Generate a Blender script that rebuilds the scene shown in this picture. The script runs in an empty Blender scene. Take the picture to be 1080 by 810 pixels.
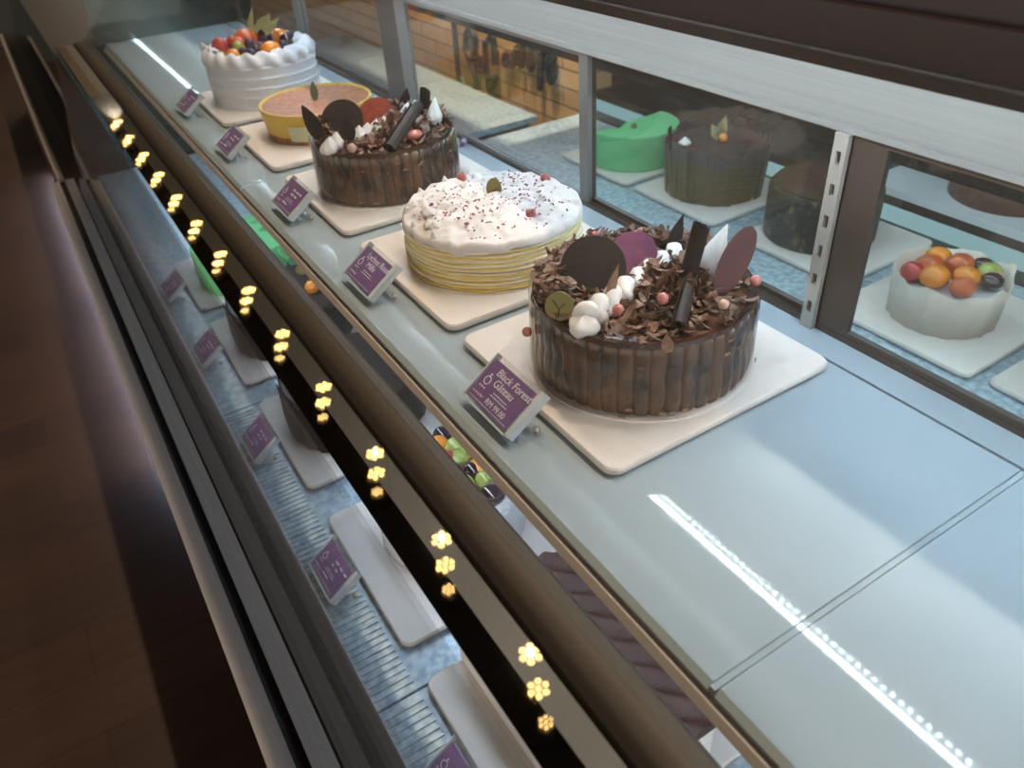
import bpy, math, random
from mathutils import Vector, Matrix, noise
PI = math.pi
rnd = random.Random(7)
sc = bpy.context.scene
col = sc.collection
# ------------------------------------------------------------------ camera
CAM = Vector((-0.2664, -0.0975, 0.5224)); YAW, PITCH, ROLL, F = 0.5142, 0.6366, -0.0765, 814.0
cf = Vector((math.sin(YAW)*math.cos(PITCH), math.cos(YAW)*math.cos(PITCH), -math.sin(PITCH)))
r0 = Vector((math.cos(YAW), -math.sin(YAW), 0)); u0 = r0.cross(cf)
cr = r0*math.cos(ROLL)+u0*math.sin(ROLL); cu = -r0*math.sin(ROLL)+u0*math.cos(ROLL)
def at(px, py, z):
    d = cf + cr*((px-540)/F) - cu*((py-405)/F)
    return CAM + d*((z-CAM.z)/d.z)
cam = bpy.data.objects.new('camera', bpy.data.cameras.new('camera')); col.objects.link(cam)
m = Matrix.Identity(4)
for i in range(3):
    m[i][0], m[i][1], m[i][2], m[i][3] = cr[i], cu[i], -cf[i], CAM[i]
cam.matrix_world = m
cam.data.sensor_width = 36; cam.data.lens = F/1080*36; cam.data.clip_start = 0.01
cam.data.dof.use_dof = True; cam.data.dof.focus_distance = 0.92; cam.data.dof.aperture_fstop = 6.5
sc.camera = cam
sc.view_settings.view_transform = 'Standard'; sc.view_settings.look = 'None'
sc.view_settings.gamma = 1; sc.view_settings.use_curve_mapping = False; sc.view_settings.exposure = 0.10
cy = sc.cycles
cy.use_denoising = True; cy.max_bounces = 10; cy.transparent_max_bounces = 24; cy.glossy_bounces = 6
cy.sample_clamp_indirect = 6; cy.caustics_reflective = False; cy.caustics_refractive = False

# ------------------------------------------------------------------ materials
def newmat(name):
    mt = bpy.data.materials.new(name); mt.use_nodes = True
    nt = mt.node_tree; b = nt.nodes['Principled BSDF']
    return mt, nt, b
def lin(c):
    return tuple(((x/255)/12.92 if x/255 <= .04045 else ((x/255+.055)/1.055)**2.4) for x in c)
def mat(name, rgb, rough=.5, metal=0, rgb2=None, scale=30, bump=0, bscale=None, coat=0, sss=0, detail=4, contrast=(.35,.65), stretch=None, spec=.5, transmission=0):
    mt, nt, b = newmat(name)
    c1 = lin(rgb)+(1,)
    b.inputs['Base Color'].default_value = c1
    b.inputs['Roughness'].default_value = rough; b.inputs['Metallic'].default_value = metal
    b.inputs['Coat Weight'].default_value = coat; b.inputs['Coat Roughness'].default_value = .08
    b.inputs['Specular IOR Level'].default_value = spec
    if sss:
        b.inputs['Subsurface Weight'].default_value = sss; b.inputs['Subsurface Radius'].default_value = (.006,.004,.003); b.inputs['Subsurface Scale'].default_value = 1
    if rgb2 or bump:
        tc = nt.nodes.new('ShaderNodeTexCoord'); mp = nt.nodes.new('ShaderNodeMapping')
        nt.links.new(tc.outputs['Object'], mp.inputs['Vector'])
        if stretch: mp.inputs['Scale'].default_value = stretch
    if rgb2:
        n = nt.nodes.new('ShaderNodeTexNoise'); n.inputs['Scale'].default_value = scale; n.inputs['Detail'].default_value = detail
        nt.links.new(mp.outputs['Vector'], n.inputs['Vector'])
        r = nt.nodes.new('ShaderNodeValToRGB'); r.color_ramp.elements[0].position = contrast[0]; r.color_ramp.elements[1].position = contrast[1]
        r.color_ramp.elements[0].color = c1; r.color_ramp.elements[1].color = lin(rgb2)+(1,)
        nt.links.new(n.outputs['Fac'], r.inputs['Fac']); nt.links.new(r.outputs['Color'], b.inputs['Base Color'])
    if bump:
        n2 = nt.nodes.new('ShaderNodeTexNoise'); n2.inputs['Scale'].default_value = bscale or scale; n2.inputs['Detail'].default_value = 5
        nt.links.new(mp.outputs['Vector'], n2.inputs['Vector'])
        bp = nt.nodes.new('ShaderNodeBump'); bp.inputs['Strength'].default_value = bump; bp.inputs['Distance'].default_value = .003
        nt.links.new(n2.outputs['Fac'], bp.inputs['Height']); nt.links.new(bp.outputs['Normal'], b.inputs['Normal'])
    return mt
def emis(name, rgb, s):
    mt, nt, b = newmat(name); nt.nodes.remove(b)
    e = nt.nodes.new('ShaderNodeEmission'); e.inputs['Color'].default_value = lin(rgb)+(1,); e.inputs['Strength'].default_value = s
    nt.links.new(e.outputs[0], nt.nodes['Material Output'].inputs['Surface']); return mt
def glass(name, tint=(1,1,1), ior=1.5, rough=0.0, veil=0.0, veilcol=(200,210,215)):
    """thin clear sheet: Fresnel mirror over a see-through tint, with a little dusty veil"""
    mt, nt, b = newmat(name); nt.nodes.remove(b); N = nt.nodes.new; L = nt.links.new
    g = N('ShaderNodeNewGeometry'); mx = N('ShaderNodeMix'); mx.data_type = 'FLOAT'
    mx.inputs[2].default_value = ior; mx.inputs[3].default_value = 1/ior; L(g.outputs['Backfacing'], mx.inputs[0])
    fr = N('ShaderNodeFresnel'); L(mx.outputs[0], fr.inputs['IOR'])
    t = N('ShaderNodeBsdfTransparent'); t.inputs[0].default_value = tuple(tint)+(1,)
    gl = N('ShaderNodeBsdfGlossy'); gl.inputs['Roughness'].default_value = rough
    ms = N('ShaderNodeMixShader'); L(fr.outputs[0], ms.inputs[0])
    if veil:
        d = N('ShaderNodeBsdfDiffuse'); d.inputs[0].default_value = lin(veilcol)+(1,)
        m2 = N('ShaderNodeMixShader'); m2.inputs[0].default_value = veil
        L(t.outputs[0], m2.inputs[1]); L(d.outputs[0], m2.inputs[2]); L(m2.outputs[0], ms.inputs[1])
    else: L(t.outputs[0], ms.inputs[1])
    L(gl.outputs[0], ms.inputs[2]); L(ms.outputs[0], nt.nodes['Material Output'].inputs['Surface'])
    return mt
M = {}
M['plate'] = mat('white melamine', (242,232,224), .38, rgb2=(236,226,218), scale=60)
M['shelf'] = mat('milky shelf glass', (176,190,198), .045, rgb2=(171,186,195), scale=9, spec=.45)
M['shelf_edge'] = mat('glass edge green', (214,232,240), .15)
M['rail_tan'] = mat('shelf rail', (208,196,190), .4)
M['bronze'] = mat('bronze satin', (53,46,38), .45, metal=.25, rgb2=(52,45,38), scale=4)
M['grey_metal'] = mat('grey rail metal', (84,88,90), .35, metal=.6)
M['black_gloss'] = mat('black gloss', (8,7,7), .03, spec=.8)
M['black_matte'] = mat('black matte', (14,12,11), .5)
M['steel'] = mat('brushed steel', (168,160,155), .34, metal=.5, rgb2=(156,149,145), scale=3, stretch=(60,1,60))
M['steel_bright'] = mat('brushed pale steel', (156,155,151), .42, metal=.4, rgb2=(147,146,143), scale=12, stretch=(1,.15,20))
M['dark_brown'] = mat('dark brown laminate', (52,34,25), .35, rgb2=(38,25,19), scale=8)
M['skirt'] = mat('dark brown skirt', (22,14,10), .7, rgb2=(17,11,8), scale=6, spec=.12)
M['canopy'] = mat('dark wood canopy', (44,26,20), .3, rgb2=(34,20,16), scale=10, stretch=(8,.6,8))
M['frame'] = mat('door frame bronze', (92,80,72), .35, metal=.5)
M['frame_alu'] = mat('door frame aluminium', (140,138,138), .35, metal=.6)
M['chrome'] = mat('chrome', (218,212,204), .18, metal=.55)
M['galv'] = mat('galvanised sheet', (150,172,186), .34, metal=.22, rgb2=(196,212,222), scale=70, detail=6, contrast=(.38,.62))
M['galv_dark'] = mat('far galvanised', (140,150,156), .45, metal=.3, rgb2=(158,166,170), scale=40)
M['white_wall'] = mat('white inner lining', (205,210,212), .5)
M['acrylic'] = glass('clear acrylic', (.97,.985,.985), 1.49, .02, .10, (225,232,236))
M['acrylic_edge'] = mat('acrylic edge', (206,214,218), .12, spec=.8)
M['upper_glass'] = glass('front pane glass', (.985,.995,.99), 1.52, 0, .012, (210,205,195))
M['lower_glass'] = glass('lower pane glass', (.97,.985,.98), 1.52, 0, .03, (190,195,195))
M['door_glass'] = glass('door glass', (.95,.975,.97), 1.52, 0, .012, (170,190,190))
M['end_glass'] = glass('end glass', (.70,.80,.78), 1.52, 0, .06, (120,140,140))
M['strip_glass'] = glass('strip glass', (.86,.86,.86), 1.6, .015)
M['film'] = glass('clear cake film', (.99,.985,.98), 1.45, .06, .015, (230,220,210))
M['card'] = mat('purple card', (116,84,132), .5, rgb2=(124,92,138), scale=90)
M['ink'] = mat('white print', (236,230,238), .6)
M['led_white'] = emis('cool led', (222,240,255), 66)
M['led_dim'] = emis('cool led diodes', (222,240,255), 34)
M['led_low'] = emis('cool led lower', (216,232,250), 44)
M['led_far'] = emis('cool led far', (186,230,238), .55)
M['led_back_fill']=emis('cool fill added behind',(214,238,250),44)
M['led_floor'] = emis('plinth led', (205,222,255), 130)
M['lamp_die'] = emis('warm lamp die', (255,200,112), 30)
M['glint_die_dim'] = emis('warm doubled glint dim', (255,200,120), 14)
M['lamp_body'] = mat('lamp body', (30,28,26), .4)
# foods
M['choc_side'] = mat('milk chocolate side', (98,64,42), .22, rgb2=(48,30,21), scale=44, detail=3, coat=.5, stretch=(1,1,.55))
M['choc_glaze'] = mat('chocolate glaze', (74,36,21), .26, rgb2=(48,24,15), scale=22, coat=.3)
M['choc_flake'] = mat('chocolate flakes', (150,116,96), .5, rgb2=(100,70,55), scale=80)
M['choc_dark'] = mat('dark chocolate', (44,34,30), .5, rgb2=(36,28,25), scale=40, spec=.25)
M['choc_disc'] = mat('dark chocolate disc', (54,46,40), .7, rgb2=(46,39,35), scale=120, spec=.2)
M['purple_disc'] = mat('plum coloured chocolate', (128,68,98), .45, rgb2=(112,56,86), scale=90)
M['red_disc'] = mat('rust red chocolate', (146,62,42), .45, rgb2=(124,48,34), scale=90)
M['burgundy'] = mat('burgundy chocolate', (96,56,60), .3, rgb2=(84,48,52), scale=30)
M['choc_black'] = mat('very dark chocolate', (56,36,26), .45, rgb2=(80,53,38), scale=60, bump=.6)
M['nutty'] = mat('dark crumb coat', (34,28,24), .5, rgb2=(110,108,52), scale=55, detail=3, contrast=(.55,.72), bump=.8)
M['ruffle'] = mat('chocolate ruffle', (70,38,28), .6, rgb2=(58,31,24), scale=30)
M['cream'] = mat('whipped cream', (240,236,232), .5, sss=.15)
M['cream_top'] = mat('whipped cream top', (226,216,210), .55, bump=.6, bscale=70, sss=.1)
M['cream_cool'] = mat('smooth white cream', (226,226,230), .5, rgb2=(218,218,224), scale=12)
M['crepe_y'] = mat('yellow crepe', (246,222,136), .6, rgb2=(226,194,98), scale=60, stretch=(1,1,5))
M['crepe_c'] = mat('cream crepe', (252,244,222), .6, rgb2=(246,230,202), scale=50, stretch=(1,1,5))
M['cheese'] = mat('cheesecake side', (232,198,96), .5, rgb2=(222,184,84), scale=20)
M['crust'] = mat('biscuit crust', (176,124,72), .7, rgb2=(140,94,52), scale=120, bump=.4)
M['cheese_top'] = mat('baked cheesecake top', (146,80,40), .5, rgb2=(190,132,88), scale=110, detail=8, contrast=(.4,.75))
M['gold'] = mat('gold leaf medallion', (120,110,62), .35, metal=.4)
M['greenleaf'] = mat('grey green leaf', (92,98,66), .5)
M['pearl'] = mat('pink pearl', (176,92,86), .25, coat=.6, rgb2=(196,120,108), scale=60)
M['pearl_pale'] = mat('pale pearl', (196,158,140), .22, coat=.6)
M['petal'] = mat('rose petal crumbs', (122,32,52), .6, rgb2=(150,60,78), scale=200)
M['rosy'] = mat('rose bud', (190,116,112), .6, rgb2=(160,80,80), scale=150)
M['paper_pale'] = mat('pale label film', (206,208,176), .35)
M['straw'] = mat('strawberry', (170,44,40), .3, rgb2=(196,70,60), scale=140, coat=.4)
M['peach'] = mat('peach', (206,106,50), .3, rgb2=(190,82,40), scale=40, coat=.4)
M['orange'] = mat('orange fruit', (232,140,40), .25, coat=.4)
M['blueb'] = mat('blueberry', (44,38,52), .4, rgb2=(62,56,76), scale=40)
M['grape'] = mat('dark grape', (46,22,30), .12, coat=.7)
M['kiwi'] = mat('green fruit', (168,178,92), .25, rgb2=(142,152,70), scale=50, coat=.4)
M['husk'] = mat('dry husk', (172,164,110), .6, rgb2=(140,132,84), scale=60)
M['green_cake'] = mat('pandan green', (120,206,140), .5, rgb2=(112,198,132), scale=20)
M['leafgreen'] = mat('leaf', (44,130,40), .4)
M['pale_wrap'] = mat('pale paper collar', (228,214,200), .6, sss=.1)
M['sponge'] = mat('brown sponge', (150,96,62), .7, rgb2=(116,70,46), scale=60)
M['wall_choc'] = mat('cocoa top', (96,58,42), .5, rgb2=(80,46,34), scale=20)
M['letter'] = mat('black painted metal', (14,16,17), .5)

# ------------------------------------------------------------------ mesh builder
class MB:
    def __init__(s): s.v=[]; s.f=[]; s.m=[]
    def face(s, idx, mi=0): s.f.append(tuple(idx)); s.m.append(mi)
    def box(s, x0,x1,y0,y1,z0,z1, mi=0, T=None):
        b=len(s.v)
        for z in (z0,z1):
            for (x,y) in ((x0,y0),(x1,y0),(x1,y1),(x0,y1)):
                p=Vector((x,y,z)); s.v.append(T@p if T else p)
        for q in ((0,3,2,1),(4,5,6,7),(0,1,5,4),(1,2,6,5),(2,3,7,6),(3,0,4,7)): s.face([b+i for i in q],mi)
    def prism(s, poly, y0, y1, mi=0):
        """poly of (x,z), counterclockwise seen from -y, run along y"""
        n=len(poly); b=len(s.v)
        for y in (y0,y1):
            for (x,z) in poly: s.v.append(Vector((x,y,z)))
        s.face([b+i for i in range(n)],mi); s.face([b+n+i for i in reversed(range(n))],mi)
        for i in range(n):
            j=(i+1)%n; s.face((b+j,b+i,b+n+i,b+n+j),mi)
    def outline(s, pts, z0, z1, mi=0, T=None, bev=0):
        """flat slab from an xy outline"""
        n=len(pts); b=len(s.v); cx=sum(p[0] for p in pts)/n; cyy=sum(p[1] for p in pts)/n
        lev=[(z0,0),(z1,0)] if not bev else [(z0,bev),(z0+bev,0),(z1-bev,0),(z1,bev)]
        for z,o in lev:
            for p in pts:
                d=Vector((p[0]-cx,p[1]-cyy,0)); L=d.length
                q=Vector((cx,cyy,z))+d*((L-o)/L if L else 1)
                s.v.append(T@q if T else q)
        k=len(lev)
        s.face([b+i for i in reversed(range(n))],mi); s.face([b+(k-1)*n+i for i in range(n)],mi)
        for a in range(k-1):
            for i in range(n):
                j=(i+1)%n; s.face((b+a*n+i,b+a*n+j,b+(a+1)*n+j,b+(a+1)*n+i),mi)
    def lathe(s, prof, seg=64, T=None, fr=None, mis=None, cap=True, fz=None):
        b=len(s.v); n=len(prof)
        for k,(r,z) in enumerate(prof):
            for i in range(seg):
                a=2*PI*i/seg; rr=r+(fr(a,k) if fr else 0); zz=z+(fz(a,k) if fz else 0)
                p=Vector((rr*math.cos(a),rr*math.sin(a),zz)); s.v.append(T@p if T else p)
        for k in range(n-1):
            mi=mis[k] if mis else 0
            for i in range(seg):
                j=(i+1)%seg; s.face((b+k*seg+i,b+k*seg+j,b+(k+1)*seg+j,b+(k+1)*seg+i),mi)
        if cap:
            s.face([b+i for i in reversed(range(seg))],mis[0] if mis else 0)
            s.face([b+(n-1)*seg+i for i in range(seg)],mis[-1] if mis else 0)
    def tube(s, pts, rad, seg=10, mi=0, cap=True):
        pts=[Vector(p) for p in pts]; n=len(pts); b=len(s.v)
        up=None
        for k,p in enumerate(pts):
            t=(pts[min(k+1,n-1)]-pts[max(k-1,0)]).normalized()
            if up is None:
                up=Vector((0,0,1)) if abs(t.z)<.9 else Vector((1,0,0))
            sd=t.cross(up).normalized(); up=sd.cross(t).normalized()
            r=rad[k] if isinstance(rad,(list,tuple)) else rad
            for i in range(seg):
                a=2*PI*i/seg; s.v.append(p+(sd*math.cos(a)+up*math.sin(a))*r)
        for k in range(n-1):
            for i in range(seg):
                j=(i+1)%seg; s.face((b+k*seg+i,b+k*seg+j,b+(k+1)*seg+j,b+(k+1)*seg+i),mi)
        if cap:
            s.face([b+i for i in reversed(range(seg))],mi); s.face([b+(n-1)*seg+i for i in range(seg)],mi)
    def ball(s, c, r, seg=14, rings=9, sc3=(1,1,1), R=None, mi=0, fn=None):
        b=len(s.v); c=Vector(c)
        for k in range(rings+1):
            ph=PI*k/rings
            for i in range(seg):
                a=2*PI*i/seg
                d=Vector((math.sin(ph)*math.cos(a),math.sin(ph)*math.sin(a),math.cos(ph)))
                rr=r*(fn(d) if fn else 1)
                p=Vector((d.x*sc3[0],d.y*sc3[1],d.z*sc3[2]))*rr
                if R: p=R@p
                s.v.append(c+p)
        for k in range(rings):
            for i in range(seg):
                j=(i+1)%seg; s.face((b+k*seg+j,b+k*seg+i,b+(k+1)*seg+i,b+(k+1)*seg+j),mi)
    def build(s, name, mats, parent=None, loc=None, sharp=40, smooth=True):
        me=bpy.data.meshes.new(name); me.from_pydata([tuple(p) for p in s.v],[],s.f)
        if not isinstance(mats,(list,tuple)): mats=[mats]
        for mt in mats: me.materials.append(M[mt] if isinstance(mt,str) else mt)
        for p,mi in zip(me.polygons,s.m): p.material_index=mi; p.use_smooth=smooth
        if smooth: me.set_sharp_from_angle(angle=math.radians(sharp))
        me.validate(); me.update()
        o=bpy.data.objects.new(name,me); col.objects.link(o)
        if parent: o.parent=parent
        if loc is not None: o.location=loc
        return o
def tag(o, label=None, cat=None, group=None, kind=None):
    if label: o['label']=label
    if cat: o['category']=cat
    if group: o['group']=group
    if kind: o['kind']=kind
    return o
def empty(name, loc=(0,0,0), rz=0):
    o=bpy.data.objects.new(name,None); o.empty_display_size=.05; col.objects.link(o); o.location=loc; o.rotation_euler=(0,0,rz); return o
def copy_tree(o, parent=None):
    c=o.copy(); col.objects.link(c); c.parent=parent
    for ch in list(o.children): copy_tree(ch,c)
    return c
def frame(origin, z, x=None):
    """matrix whose local z axis is z"""
    z=Vector(z).normalized(); x=Vector(x) if x else (Vector((0,0,1)) if abs(z.z)<.9 else Vector((1,0,0))).cross(z)
    x=(x-z*x.dot(z)).normalized(); y=z.cross(x)
    T=Matrix.Identity(4)
    for i in range(3): T[i][0],T[i][1],T[i][2],T[i][3]=x[i],y[i],z[i],Vector(origin)[i]
    return T
def rrect(x0,x1,y0,y1,r,n=5):
    pts=[]
    for (cx,cyy,a0) in ((x1-r,y1-r,0),(x0+r,y1-r,90),(x0+r,y0+r,180),(x1-r,y0+r,270)):
        for k in range(n+1):
            a=math.radians(a0+90*k/n); pts.append((cx+r*math.cos(a),cyy+r*math.sin(a)))
    return pts

# ------------------------------------------------------------------ setting
def structure(mb, name, mt, sharp=40):
    o=mb.build(name,mt,sharp=sharp,smooth=False); o['kind']='structure'; return o
FZ=-.95
def wood_floor():
    mt,nt,b=newmat('dark plank floor'); N=nt.nodes.new; L=nt.links.new
    tc=N('ShaderNodeTexCoord'); br=N('ShaderNodeTexBrick'); L(tc.outputs['Object'],br.inputs['Vector'])
    br.inputs['Scale'].default_value=1; br.inputs['Brick Width'].default_value=1.2; br.inputs['Row Height'].default_value=.16
    br.inputs['Mortar Size'].default_value=.002; br.inputs['Color1'].default_value=lin((62,42,30))+(1,); br.inputs['Color2'].default_value=lin((50,34,25))+(1,)
    br.inputs['Mortar'].default_value=lin((44,30,22))+(1,)
    mp=N('ShaderNodeMapping'); mp.inputs['Scale'].default_value=(1.2,14,1); L(tc.outputs['Object'],mp.inputs['Vector'])
    n=N('ShaderNodeTexNoise'); n.inputs['Scale'].default_value=3; n.inputs['Detail'].default_value=8; L(mp.outputs[0],n.inputs['Vector'])
    mx=N('ShaderNodeMix'); mx.data_type='RGBA'; mx.blend_type='MULTIPLY'; mx.inputs[0].default_value=.75
    rp=N('ShaderNodeValToRGB'); rp.color_ramp.elements[0].color=(.35,.33,.3,1); rp.color_ramp.elements[1].color=(1.3,1.3,1.3,1)
    L(n.outputs['Fac'],rp.inputs['Fac']); L(br.outputs['Color'],mx.inputs[6]); L(rp.outputs['Color'],mx.inputs[7]); L(mx.outputs[2],b.inputs['Base Color'])
    b.inputs['Roughness'].default_value=.42; return mt
q=MB(); q.box(-6,6,-4,12,FZ-.1,FZ); structure(q,'floor',wood_floor())
q=MB(); q.box(-5.2,6,-4,12,1.90,2.0); structure(q,'ceiling',mat('dark ceiling',(84,68,54),.7))
q=MB(); q.box(-6,6,9.0,9.1,FZ,1.9); structure(q,'wall_far',mat('dark far wall',(70,74,72),.7))
q=MB(); q.box(3.2,3.3,-4,9,FZ,1.9); structure(q,'wall_right',mat('dark side wall',(64,56,50),.7))
def brick_mat():
    mt,nt,b=newmat('warm brick'); N=nt.nodes.new; L=nt.links.new
    tc=N('ShaderNodeTexCoord'); mp=N('ShaderNodeMapping'); mp.inputs['Rotation'].default_value=(0,PI/2,PI/2); L(tc.outputs['Object'],mp.inputs['Vector'])
    sp=N('ShaderNodeSeparateXYZ'); cb=N('ShaderNodeCombineXYZ'); L(tc.outputs['Object'],sp.inputs[0]); L(sp.outputs['Y'],cb.inputs['X']); L(sp.outputs['Z'],cb.inputs['Y'])
    br=N('ShaderNodeTexBrick'); L(cb.outputs[0],br.inputs['Vector'])
    br.inputs['Scale'].default_value=1; br.inputs['Brick Width'].default_value=.24; br.inputs['Row Height'].default_value=.062; br.inputs['Mortar Size'].default_value=.0035
    br.inputs['Color1'].default_value=lin((206,162,112))+(1,); br.inputs['Color2'].default_value=lin((188,144,98))+(1,); br.inputs['Mortar'].default_value=lin((120,92,70))+(1,)
    L(br.outputs['Color'],b.inputs['Base Color']); b.inputs['Roughness'].default_value=.7; return mt
q=MB(); q.box(1.30,1.42,2.045,6.0,FZ,.35); structure(q,'wall_back',brick_mat())

# ------------------------------------------------------------------ display case
Y0,Y1=-.55,2.88
case=empty('display_case',(0,1.2,FZ))
tag(case,'long glass-fronted refrigerated cake display case with dark bronze rail and steel ledge','display case')
OFF=Vector((0,-1.2,-FZ))
def part(mb,name,mt,parent=None,label=None,sharp=40):
    o=mb.build(name,mt,parent or case,sharp=sharp)
    if not parent: o.location=OFF
    if label: o['label']=label
    return o
def prism(poly,name,mt,y0=Y0,y1=Y1,**k):
    q=MB(); q.prism(poly,y0,y1); return part(q,name,mt,**k)
prism([(-.30,FZ+.09),(.46,FZ+.09),(.46,-.47),(-.30,-.47)],'base_cabinet','dark_brown',y1=3.08)
prism([(-.24,FZ),(.44,FZ),(.44,FZ+.09),(-.24,FZ+.09)],'plinth','black_matte',y1=3.08)
prism([(-.317,-.475),(-.286,-.475),(-.286,-.450),(-.317,-.450)],'steel_ledge','steel',y1=3.08,label='outer brushed steel strip')
prism([(-.268,-.475),(-.237,-.475),(-.237,-.450),(-.268,-.450)],'steel_ledge','steel',y1=3.08,label='inner brushed steel strip')
prism([(-.286,-.475),(-.268,-.475),(-.268,-.468),(-.286,-.468)],'ledge_slot','black_matte',y1=3.08)
prism([(-.237,-.47),(-.172,-.47),(-.172,-.392),(-.176,-.392),(-.205,-.445),(-.237,-.450)],'front_skirt','skirt',label='dark glossy inner skirt below the lower pane')
# bronze rail with a glass covered channel
prism([(-.0925,-.055),(-.040,-.055),(-.040,.012),(-.046,.020),(-.076,.0208),(-.086,.015),(-.0925,.004)],'front_rail','bronze',label='dark bronze horizontal rail between upper and lower panes')
prism([(-.115,-.055),(-.0926,-.055),(-.0926,.0157),(-.115,.0157)],'rail_inset','grey_metal')
prism([(-.1165,-.055),(-.1151,-.055),(-.1151,.0140),(-.139,.0140)],'black_channel','black_gloss',y1=2.15,label='glossy black channel along the rail')
prism([(-.1165,-.055),(-.1151,-.055),(-.1151,.0155),(-.139,.0155)],'rail_cover','dark_brown',y0=2.1501)
prism([(-.139,.0160),(-.0927,.0160),(-.0927,.0200),(-.139,.0200)],'channel_glass','strip_glass',y1=2.15)
def pane(x0,z0,x1,z1,t,name,mt,y0=Y0,y1=Y1,**k):
    d=Vector((x1-x0,0,z1-z0)).normalized(); n=Vector((-d.z,0,d.x))*t
    return prism([(x0,z0),(x1,z1),(x1+n.x,z1+n.z),(x0+n.x,z0+n.z)],name,mt,y0,y1,**k)
pane(-.0535,.0202,.286,.3515,.006,'upper_glass','upper_glass')
pane(-.2295,-.449,-.1445,.010,.005,'lower_glass','lower_glass')
# canopy with stepped front edge
prism([(.2961,.353),(.95,.353),(.95,.47),(.36,.47),(.36,.452),(.338,.452),(.338,.432),(.318,.432),(.318,.412),(.302,.412),(.302,.388),(.288,.388),(.288,.341),(.296,.341),(.296,.353)],'canopy','canopy',y1=5.0,label='dark wood canopy with stepped front edge')
prism([(.438,.243),(.446,.243),(.446,.3528),(.438,.3528)],'back_fascia','steel_bright',y1=5.0,label='pale brushed metal fascia above the doors')
prism([(.432,.236),(.450,.236),(.450,.2428),(.432,.2428)],'door_track','steel_bright')
q=MB(); q.box(.323,.333,Y0+.05,4.95,.3405,.3425); part(q,'light_strip','led_white')
q=MB(); q.box(.320,.362,Y0+.05,4.95,.3426,.3528); q.box(.3585,.362,Y0+.05,4.95,.336,.3426); q.box(.320,.3225,Y0+.05,4.95,.338,.3426); part(q,'light_shield','steel')  # added shield, keeps the strip's direct light off the upper fascia
q=MB()
y=Y0+.05
while y<Y1-.05:
    q.box(.340,.345,y,y+.006,.3405,.3425); y+=.012
part(q,'diode_row','led_dim')
# back ledge and sill behind the shelves
prism([(.3965,-.012),(.436,-.012),(.436,0),(.3965,0)],'back_ledge','shelf')
prism([(.436,-.012),(.452,-.012),(.452,.008),(.436,.008)],'door_sill','frame')
prism([(-.0095,-.018),(.010,-.028),(.010,-.0125),(-.004,-.0125)],'shelf_rail','rail_tan')
prism([(.436,-.47),(.452,-.47),(.452,-.0125),(.436,-.0125)],'back_lining','white_wall')
q=MB(); q.tube([(.024,Y0+.05,-.022),(.024,Y1-.05,-.022)],.005,8); part(q,'light_strip','led_low',label='cool light strip under the shelf')
q=MB(); q.tube([(-.285,1.9,FZ+.085),(-.285,3.06,FZ+.085)],.0045,8)
part(q,'plinth_light','led_floor')
# doors at the back: each a framed pane
def door(y0,y1,s0,s1,m0,m1,x0):
    f=MB(); z0,z1=.0085,.2355
    f.box(x0,x0+.008,y0,y0+s0,z0,z1,0); f.box(x0,x0+.008,y1-s1,y1,z0,z1,1)
    f.box(x0,x0+.008,y0+s0,y1-s1,z0,z0+.006,0); f.box(x0,x0+.008,y0+s0,y1-s1,z1-.006,z1,0)
    d=f.build('sliding_door',[m0,m1],case); d.location=OFF
    g=MB(); g.box(x0+.002,x0+.006,y0+s0,y1-s1,z0+.006,z1-.006); g.build('glass_pane','door_glass',d)
    return d
door(-.54,.392,.03,.040,'frame','frame',.4365)
door(.396,.874,.004,.022,'frame','frame',.4447)
door(.852,1.52,.022,.05,'frame_alu','frame_alu',.4365)
door(1.535,2.20,.10,.05,'frame','frame_alu',.4447)
door(2.16,2.86,.05,.03,'frame_alu','frame',.4365)
# slotted standard
q=MB()
def slotted(q,yc):
    z=.012
    q.box(.428,.4345,yc-.0085,yc-.003,.001,.2355); q.box(.428,.4345,yc+.003,yc+.0085,.001,.2355)
    zz=.001
    while zz<.2355:
        q.box(.428,.4345,yc-.003,yc+.003,zz,min(zz+.022,.2355)); zz+=.036
    q.box(.4346,.4362,yc-.0085,yc+.0085,.001,.2355,1)
slotted(q,.402); part(q,'slotted_standard',['chrome','black_matte'],label='chrome slotted shelf standard')
q=MB(); q.box(-.02,.434,2.884,2.892,-.39,.35); part(q,'end_pane','end_glass')
q=MB(); q.prism([(-.23,-.45),(-.172,-.45),(-.02,-.39),(-.02,.018),(-.144,.012)],2.882,2.892); part(q,'end_pane','end_glass')

# lower deck trays
def tray(y0,y1,label,ribs=True):
    t=empty('deck_tray',(.13,(y0+y1)/2,-.47)); L=Vector((-.13,-(y0+y1)/2,.47))
    q=MB(); q.prism([(-.171,-.4695),(.434,-.4695),(.434,-.402),(-.171,-.402)],y0,y1)
    q.build('tray_body','galv',t,L)
    q=MB(); y=y0+.012
    while ribs and y<y1-.01:
        q.prism([(-.169,-.402),(-.112,-.402),(-.113,-.3995),(-.168,-.3995)],y,y+.0045); y+=.0115
    if ribs: tag(q.build('ribs','galv',t,L),kind=None)
    tag(t,label,'tray','lower deck trays'); return t
tray(-.54,.488,'galvanised ribbed deck tray nearest the camera, behind the lower pane')
tray(.492,1.244,'galvanised deck tray in the middle of the lower level')
tray(1.248,2.068,'galvanised deck tray beyond the middle tray on the lower level',ribs=False)
tray(2.072,2.878,'empty galvanised deck tray at the far end of the lower level',ribs=False)
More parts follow.
